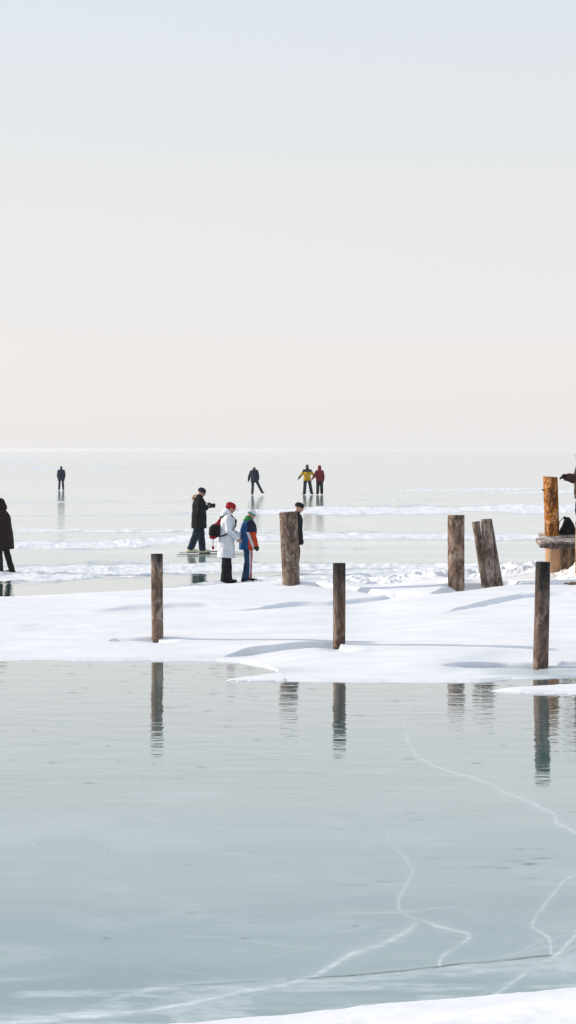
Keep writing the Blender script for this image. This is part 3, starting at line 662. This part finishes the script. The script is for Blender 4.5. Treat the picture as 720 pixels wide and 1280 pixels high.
# far skater on the left, seen from behind
h = Human(1.66, .04, {'L':((.0,.06,-1),(0,.06,-1),(1,.3,0)),'R':((.0,-.06,-1),(0,-.06,-1),(1,-.3,0))}, {'L':((-.05,.22,-1),(.35,-.05,-1),(0,-1,0)),'R':((-.05,-.22,-1),(.35,.05,-1),(0,1,0))}, (.15,0))
h.body(at(76.5,613), AWAY+.1, 'lone skater in a dark navy coat, farthest left of those far out', .011)
h.trousers([NAVY]); h.jacket([NAVY], .24, (.18,.245), (.20,.26), (.095,.085,.075), hood='down', collar=.09); h.boots(BLK, blade=True); h.gloves(BLK); h.beanie([NAVY])
# far skater in the middle, bent forward, pushing off to the right
h = Human(1.80, .42, {'L':((.10,.02,-1),(-.20,.03,-1),(1,.1,0)),'R':((.18,-.46,-1),(-.30,-.56,-1),(1,-.5,0))}, {'L':((.1,.42,-1),(.35,.30,-1),(0,-1,0)),'R':((-.25,-.30,-1),(.4,.05,-1),(0,1,0))}, (.75,0), side=.10, shrug=.05)
h.body(at(321.5,619), AWAY-.15, 'skater in dark navy far out, bent forward and pushing off to the right', .011)
h.trousers([NAVY]); h.jacket([NAVY], .18, (.18,.24), (.18,.22), (.095,.082,.070), hood='down', collar=.095); h.boots(BLK, blade=True); h.gloves(BLK); h.beanie([NAVY])
# the pair holding hands
YEL = cloth('mustard',(.56,.31,.012)); RED = cloth('dark_red',(.20,.014,.022)); BLUEB = cloth('navy_yoke',(.03,.04,.06))
dp = at(385,618.5)
h = Human(1.86, .05, {'L':((.05,.09,-1),(-.05,.07,-1),(1,.5,0)),'R':((.12,-.20,-1),(-.15,-.18,-1),(1,-.7,0))}, {'L':((.0,.62,-1),(.1,.80,-1),(0,-1,0)),'R':((.05,-.75,-1),(.1,-.62,-.62),(0,1,0))}, (.1,0))
h.body(dp, AWAY+.05, 'skater in a mustard yellow jacket with dark shoulders, holding hands with the red one', .011)
h.trousers([NAVY], (.115,.10,.09)); zc = h.pel.z+.40
h.jacket([YEL, BLUEB], .12, (.165,.215), (.17,.21), (.088,.074,.06), hood='down', pick=lambda c: 1 if (c.z > zc+.02 and abs(c.y) < .42) or (abs(c.y) > .47) else 0); h.boots(BLK, blade=True); h.gloves(BLK); h.beanie([NAVY], pom=True)
h = Human(1.80, .03, {'L':((.0,.02,-1),(0,.03,-1),(1,.3,0)),'R':((.0,-.05,-1),(0,-.03,-1),(1,-.3,0))}, {'L':((.05,.50,-1),(.1,.55,-.8),(0,-1,0)),'R':((-.05,-.22,-1),(.1,-.02,-1),(0,1,0))}, (.05,0))
zc2 = h.pel.z
h.body(at(399.6,618.5), AWAY, 'skater in a dark red hooded jacket, on the right of the pair holding hands', .011)
h.trousers([BLK], (.115,.10,.09)); h.jacket([RED, BLK], .12, (.165,.225), (.17,.215), (.082,.068,.057), hood='up', pick=lambda c: 1 if (c.y < -.24 and c.z < zc2+.12) else 0); h.boots(BLK, blade=True); h.gloves(BLK)
# person at the left edge
h = Human(1.70, .12, {'L':((.28,.05,-1),(-.05,0,-1),(1,0,0)),'R':((-.12,-.02,-1),(-.28,0,-1),(1,-.1,0))}, {'L':((.25,.12,-1),(.45,-.05,-.8),(0,-1,0)),'R':((-.05,-.16,-1),(.25,.02,-1),(0,1,0))}, (.35,.0))
h.body(at(7.5,717), LEFT+.15, 'person in a long maroon black hooded coat walking out at the left edge')
h.trousers([BLK], (.10,.078,.07)); h.jacket([BROWNBLK], .36, (.20,.23), (.22,.24), (.08,.066,.058), hood='up', name='hooded_coat'); h.boots(BLK); h.gloves(BLK)
# man taking pictures
h = Human(1.79, .03, {'L':((.15,.05,-1),(.08,.02,-1),(1,.15,0)),'R':((-.20,-.02,-1),(-.38,-.06,-1),(1,-.25,0))},
    {'L':((-.02,.18,-1),(.80,-.50,.30),(0,-.3,1)),'R':((-.12,-.26,-1),(.80,.50,.36),(0,.3,1))}, (.42,0))
mp = at(245.5,692)
ho = h.body(mp, RIGHT+.12, 'man in a black fur-hooded parka looking down at the camera in his hands', .008, .9)
h.trousers([JEAN], (.12,.10,.088)); h.jacket([BLK], .28, (.20,.24), (.20,.235), (.100,.084,.068), name='parka', collar=.085)
A = Acc(); rs = random.Random(3)
for i in range(60):
    q = rs.uniform(.9,5.4); p = h.neck+Vector((-.14+.09*math.cos(q)*.6, .115*math.sin(q), .035+.05*math.cos(q)))+Vector([rs.uniform(-.02,.02) for _ in range(3)])
    A.ball(p, rs.uniform(.018,.032), None, 8, 6)
A.make('fur_trim', cloth('fur',(.50,.36,.22),.35,.95), h.o, .009, 1)
A = Acc(); A.ball(h.neck+Vector((-.10,0,.02)), (.08,.12,.085)); A.make('hood', BLK, h.o, .01, 2)
h.beanie([cloth('dark_knit',(.03,.026,.045))]); h.boots(cloth('cream_boot',(.70,.68,.48),.15,.5), .19, 1.45, name='ski_boot')
pal = (h.arms['L'][2]+h.arms['R'][2])/2+Vector((.07,0,.05)); M4 = Matrix.Translation(mp) @ Matrix.Rotation(RIGHT+.12,4,'Z')
camo = bpy.data.objects.new('camera', None); COL.objects.link(camo); camo.matrix_world = M4 @ Matrix.Translation(pal)
tag(camo, 'black camera with a fat lens held by the man in the parka', 'camera')
def box(c, sx_, sy_, sz_, bev=.006):
    A = Acc(); c = Vector(c); A.loft([(c-X3*sx_/2,Y3,Z3,sy_/2-bev,sz_/2-bev),(c-X3*(sx_/2-bev),Y3,Z3,sy_/2,sz_/2),(c+X3*(sx_/2-bev),Y3,Z3,sy_/2,sz_/2),(c+X3*sx_/2,Y3,Z3,sy_/2-bev,sz_/2-bev)],24,6); return A
b_ = box((0,0,0),.10,.17,.14); b_.seg((0,0,.05),(0,0,.065),.034,.028); b_.make('camera_body', BLACKP, camo, raw=True)
A = Acc(); A.loft([((.03,0,0),Y3,Z3,.05,.05),((.06,0,0),Y3,Z3,.056,.056),((.15,0,0),Y3,Z3,.058,.058),((.165,0,0),Y3,Z3,.05,.05)],20,2); A.make('lens', BLACKP, camo, raw=True)
v, f = tube([(-.02,.07,.04),(-.10,.09,.10),(-.22,.08,.17),(-.22,-.08,.17),(-.10,-.09,.10),(-.02,-.07,.04)],[.006]*6,6); me = bpy.data.meshes.new('strap'); me.from_pydata(v,[],f); link('strap', me, BLK, camo)
# the skis he stands beside
def ski(px, py, yaw, lab):
    r = bpy.data.objects.new('ski', None); COL.objects.link(r); r.location = at(px,py); r.rotation_euler = (0,0,yaw)
    tag(r, lab, 'ski', 'pair of dark skis on the ice')
    A = Acc(); L_ = .95; R_ = []
    for t in np.linspace(-1,1,22):
        z = .014+.10*max(0,t-.84)**1.3*6+.012*(1-t*t); w = .036+.010*abs(t)**2
        if t > .9: w *= max(.15,1-(t-.9)/.11)
        R_.append((Vector((t*L_,0,z)),Y3,Z3,w,.006))
    A.loft(R_,10,4); A.make('ski_board', cloth('ski_dark',(.04,.042,.05),.2,.4), r, raw=True)
    B = Acc(); B.loft([((-.15,0,.035),Y3,Z3,.03,.012),((.20,0,.035),Y3,Z3,.034,.014)],10,4)
    B.seg((.20,0,.04),(.30,0,.05),.028,.022); B.seg((.30,0,.05),(.33,0,.12),.02,.012); B.seg((.24,.02,.05),(.25,.03,.10),.016,.012); B.make('binding', BLK, r, vox=.008)
    return r
ski(268,691.2,.03,'dark ski farther back of the pair, under the man with the camera')
ski(266,694.2,.06,'dark ski nearer the viewer of the pair, beside the cream boots')
# woman in white
WHT = cloth('white_coat',(.74,.76,.82),.06); WR = cloth('bright_red',(.40,.012,.018))
h = Human(1.70, .06, {'L':((.04,.02,-1),(.0,.01,-1),(1,.1,0)),'R':((-.02,-.01,-1),(-.04,-.01,-1),(1,-.1,0))},
    {'L':((.10,.14,-1),(.85,-.10,-.40),(0,-1,0)),'R':((.0,-.16,-1),(.72,.12,-.62),(0,1,0))}, (.40,0), shrug=0)
wp = at(283,728.5); h.body(wp, RIGHT+.08, 'woman in a long white coat and red cap with a backpack, looking down', .008, .7)
h.trousers([BLK], (.105,.10,.10), flare=.108, low=.05); h.jacket([WHT], .40, (.17,.215), (.20,.225), (.078,.066,.056), name='long_coat', hood='down', collar=.085)
h.boots(BLK, .08); h.cap(cloth('red_cap',(.36,.012,.018)), flaps=True)
M4 = Matrix.Translation(wp) @ Matrix.Rotation(RIGHT+.08,4,'Z')
bp_ = bpy.data.objects.new('backpack', None); COL.objects.link(bp_); bp_.matrix_world = M4 @ Matrix.Translation(h.pel+h.up*.22+Vector((-.235,0,0)))
tag(bp_, 'small black and red backpack on the back of the woman in white', 'backpack')
BR = cloth('backpack_red',(.26,.012,.018))
A = Acc(); A.loft([((-.03,0,-.17),X3,Y3,.06,.11),((-.045,0,-.13),X3,Y3,.115,.15),((-.03,0,.02),X3,Y3,.115,.15),((.0,0,.09),X3,Y3,.08,.12)],22,3); A.make('bag_body', BLK, bp_, disp=.01)
A = Acc(); A.loft([((.02,0,.08),X3,Y3,.085,.11),((.06,0,.14),X3,Y3,.045,.07),((.09,0,.21),X3,Y3,.024,.035)],18,2.5); A.make('top_pouch', BR, bp_)
A = Acc(); A.loft([((-.07,0,-.215),X3,Y3,.05,.11),((-.055,0,-.18),X3,Y3,.09,.14),((-.055,0,-.155),X3,Y3,.09,.14)],18,3); A.seg((-.06,-.05,-.22),(-.07,-.06,-.36),.01,.01); A.ball((-.065,-.06,-.40),(.03,.02,.045)); A.make('bottom_flap', BR, bp_)
for sg in (1,-1):
    v, f = tube([(.08,sg*.07,.22),(.20,sg*.10,.30),(.33,sg*.12,.27),(.42,sg*.135,.18),(.40,sg*.17,.05),(.30,sg*.21,-.08),(.14,sg*.21,-.14),(.03,sg*.12,-.16)],[.016]*8,8); me = bpy.data.meshes.new('strap'); me.from_pydata(v,[],f); link('shoulder_strap', me, DKGREY, bp_)
# child in the blue, white and orange ski jacket
BL = cloth('royal_blue',(.015,.085,.22)); DB = cloth('navy_panel',(.012,.018,.045)); WS = cloth('white_panel',(.72,.72,.76),.05); OG = cloth('orange_red',(.55,.055,.015)); GR = cloth('green_fleece',(.03,.17,.05))
BT = cloth('blue_trousers',(.018,.055,.13)); PK = cloth('pink_stripe',(.50,.16,.17),.1)
h = Human(1.55, .07, {'L':((.08,.03,-1),(.02,.01,-1),(1,.0,0)),'R':((-.02,-.04,-1),(-.20,-.02,-1),(1,-.1,0))},
    {'L':((.15,.20,-1),(.30,.05,-1),(0,-1,0)),'R':((.12,-.12,-1),(.34,-.06,-1),(0,1,0))}, (.45,.1))
h.body(at(308.5,727.5), RIGHT+.25, 'youngster in a blue, white and orange-red ski jacket and pale knit hat', .008, .5)
zp = h.pel.z; Rs = h.arms['R'][0]; Re = h.arms['R'][1]
def pk(c):
    # sleeve nearest the viewer
    t = (zp+.40-c.z)
    if c.y < -.14*1:
        if c.z > zp+.22: return 1 if c.x > -.03 else 0
        xx = c.x - (t*.40-.07)
        if xx > .0: return 3
        if xx > -.055: return 2
        return 3 if c.x > -.01 and c.z < zp+.14 else 0
    if c.z < zp+.22 and c.x > .0: return 3
    if c.z < zp+.30 and c.x > -.05 and c.x <= .0: return 2
    return 1 if c.x > .0 else 0
h.trousers([BT, PK, WS], (.11,.095,.085), pick=lambda c: (1 if c.x > .045 and c.y < .1 and c.z < zp else (2 if abs(c.x-.03) < .012 and c.y < 0 else 0)))
h.jacket([BL,DB,WS,OG], .18, (.20,.23), (.20,.23), (.088,.076,.066), pick=pk); h.boots(BLK, .10, 1.15); h.gloves(DKGREY)
A = Acc(); A.seg(h.neck-h.up*.01, h.neck+h.up*.035-X3*.02, .088,.085); A.ball(h.neck+Vector((-.07,0,.01)),(.06,.10,.045)); A.make('green_collar', GR, h.o, .01, 2)
hz = h.hc.z
h.beanie([cloth('white_knit',(.70,.72,.75),.08), cloth('teal_knit',(.02,.22,.20))], pick=lambda c: 1 if (Vector(c)-h.hc).dot(h.HR@Z3) < .025*h.k else 0, low=-.005)
# person half hidden behind the thick post
h = Human(1.63, .14, {'L':((.06,.02,-1),(-.06,.0,-1),(.3,1,0)),'R':((.10,-.02,-1),(-.12,-.0,-1),(.4,.9,0))},
    {'L':((.12,.15,-1),(.22,-.02,-1),(0,-1,0)),'R':((.10,-.15,-1),(.20,.02,-1),(0,1,0))}, (.30,0))
h.body(at(367.5,719), RIGHT+.1, 'person in black with a peaked black cap, half hidden behind the thick post')
h.trousers([BLK], (.115,.095,.08)); h.jacket([BLK], .22, (.175,.20), (.18,.21), (.082,.07,.06)); h.boots(BLK); h.gloves(BLK); h.cap(cloth('black_cap',(.012,.012,.016)))

# ------------------------------------------------------------------ deck on the right, with what stands on it
GP_ = WD('wood_deck',(.58,.50,.44),(.42,.35,.30),(.20,.16,.14),gain=.9,seed=31.)
def slab(name, x0, x1, y0, y1, z, th, tilt, mat, parent, seed, bulge=0):
    rs = np.random.RandomState(seed); xs = np.linspace(x0,x1,40); V = []; Fc = []; nu = 20
    for i, x in enumerate(xs):
        e = 1-.35*max(0,1-i/2.5)
        for j in range(nu):
            q = 2*math.pi*j/nu; c = math.copysign(abs(math.cos(q))**.45, math.cos(q)); s_ = math.copysign(abs(math.sin(q))**.45, math.sin(q))
            y = (y0+y1)/2+(y1-y0)/2*c*e*(1+.04*math.sin(x*5+seed)); zz = z+th/2*s_*e+tilt*(y-y0)+.012*math.sin(x*4+seed+q)
            V.append((x+.02*math.sin(q*3+seed)*(1 if i==0 else 0), y, zz))
    for i in range(len(xs)-1):
        for j in range(nu): a = i*nu+j; c = i*nu+(j+1)%nu; Fc.append((a,c,c+nu,a+nu))
    Fc.append(tuple(range(nu))[::-1]); Fc.append(tuple(range((len(xs)-1)*nu,len(xs)*nu)))
    me = bpy.data.meshes.new(name); me.from_pydata(V,[],Fc); 
    for p in me.polygons: p.use_smooth = True
    return link(name, me, mat, parent)
dx0 = wx(670.5,34.9)
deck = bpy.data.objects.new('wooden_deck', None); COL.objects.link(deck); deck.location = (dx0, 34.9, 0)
tag(deck, 'rough thick-planked wooden deck jutting in from the right edge, carried on short posts', 'deck')
slab('plank', 0.0, 3.2, -.35, .12, 1.11, .10, .10, GP_, deck, 1)
slab('front_shade_slab', .03, 3.2, -.42, -.24, 1.065, .085, .0, WD('wood_front_shade',(.20,.15,.12),(.13,.095,.075),(.05,.04,.035),seed=33.), deck, 5)  # dark slab added to stand for the deck's shaded front
slab('plank', .10, 3.2, .14, .38, 1.155, .12, .12, GP_, deck, 2)
slab('plank', .16, 3.2, .56, .95, 1.19, .12, .10, GP_, deck, 3)
UN = WD('wood_under',(.34,.22,.13),(.22,.14,.08),(.10,.07,.05),seed=41.)
def sup(px, d, wid, top, mat, seed, lab=None):
    o = post(px, HY+F*(CH-.3)/d, px, HY+F*(CH-top)/d, wid, mat, None, d=d, seed=seed, name='support_post', group=None, sink=.35)
    del_ = [k for k in ('category','group','label') if k in o]
    for k_ in del_: del o[k_]
    o.parent = deck; o.location = o.location-deck.location; return o
sup(705,35.75,12,1.12,UN,61); sup(716,36.0,12,1.12,UN,62); sup(760,35.7,18,1.12,UN,63)
post(728,716, 728,652, 19, WD('wood_pale',(.62,.42,.28),(.48,.30,.18),(.3,.18,.1),seed=47.), 'pale sunlit post at the very right edge, in front of the deck', d=34.25, seed=70, group=None)
# bag on the deck
bx_, by_ = wx(707.5,35.6), 35.42; dz = 1.155+.06+.035
bag = bpy.data.objects.new('bag', None); COL.objects.link(bag); bag.location = (bx_, by_, dz)
tag(bag, 'slumped black bag with a thin strap standing on the deck beside the orange post', 'bag')
A = Acc(); A.loft([((.0,0,-.01),X3,Y3,.145,.10),((.0,0,.05),X3,Y3,.15,.11),((.01,0,.15),X3,Y3,.115,.09),((.01,0,.24),X3,Y3,.075,.06),((-.01,0,.30),X3,Y3,.05,.03)],22,2.6); A.ball((-.055,0,.29),.028)
A.make('bag_body', BLK, bag, disp=.02)
v, f = tube([(-.05,0,.31),(-.10,-.01,.27),(-.15,-.02,.22),(-.17,-.03,.10),(-.155,-.05,.0)],[.008]*5,6); me = bpy.data.meshes.new('strap'); me.from_pydata(v,[],f); link('strap', me, BLK, bag)
# person on the deck reaching out
BJ = cloth('brown_jacket',(.075,.04,.035))
h = Human(1.52, .04, {'L':((.12,.03,-1),(-.12,0,-1),(1,.1,0)),'R':((.20,-.02,-1),(-.20,-.0,-1),(1,-.1,0))},
    {'L':((.40,.10,-.85),(1,-.05,.34),(.2,0,-1)),'R':((.22,-.1,-.90),(1,.0,.22),(.2,0,-1))}, (.2,0))
h.body(Vector((wx(729.5,35.4),35.4,dz)), LEFT+.08, 'person in a dark brown jacket on the deck, reaching towards the orange post', .008, .9)
h.trousers([BLK]); h.jacket([BJ], .20, (.20,.215), (.20,.22), (.105,.088,.070)); h.boots(BLK); h.gloves(BLK,'LR',.9); h.beanie([BLK])
# dark lump lying on the churned snow
A = Acc(); A.ball((0,0,.02),(.09,.05,.035)); A.ball((.07,.01,.015),(.06,.04,.03)); A.seg((-.05,0,.02),(-.15,.02,.03),.02,.012)
dd_ = d_at(716,731,H)
tag(A.make('driftwood', UN, None, .008, 1, loc=(wx(716,dd_),dd_,zb(716,dd_)), disp=.01), 'small dark chunk of driftwood on the churned snow below the deck', 'driftwood')

# ------------------------------------------------------------------ haze over the lake
me = bpy.data.meshes.new('haze'); x, y0, y1, z0, z1 = 16000, -60, 11600, -1.0, 4.2
me.from_pydata([(-x,y0,z0),(x,y0,z0),(x,y1,z0),(-x,y1,z0),(-x,y0,z1),(x,y0,z1),(x,y1,z1),(-x,y1,z1)],[],[(3,2,1,0),(4,5,6,7),(0,1,5,4),(1,2,6,5),(2,3,7,6),(3,0,4,7)])
hm = bpy.data.materials.new('haze'); hm.use_nodes = True; t = hm.node_tree; t.nodes.clear()
vo = t.nodes.new('ShaderNodeVolumePrincipled'); ou = t.nodes.new('ShaderNodeOutputMaterial'); t.links.new(vo.outputs[0], ou.inputs['Volume'])
vo.inputs['Color'].default_value = (.87,.86,.855,1); vo.inputs['Density'].default_value = .00024; vo.inputs['Anisotropy'].default_value = .3
tag(link('haze', me, hm), kind='stuff')
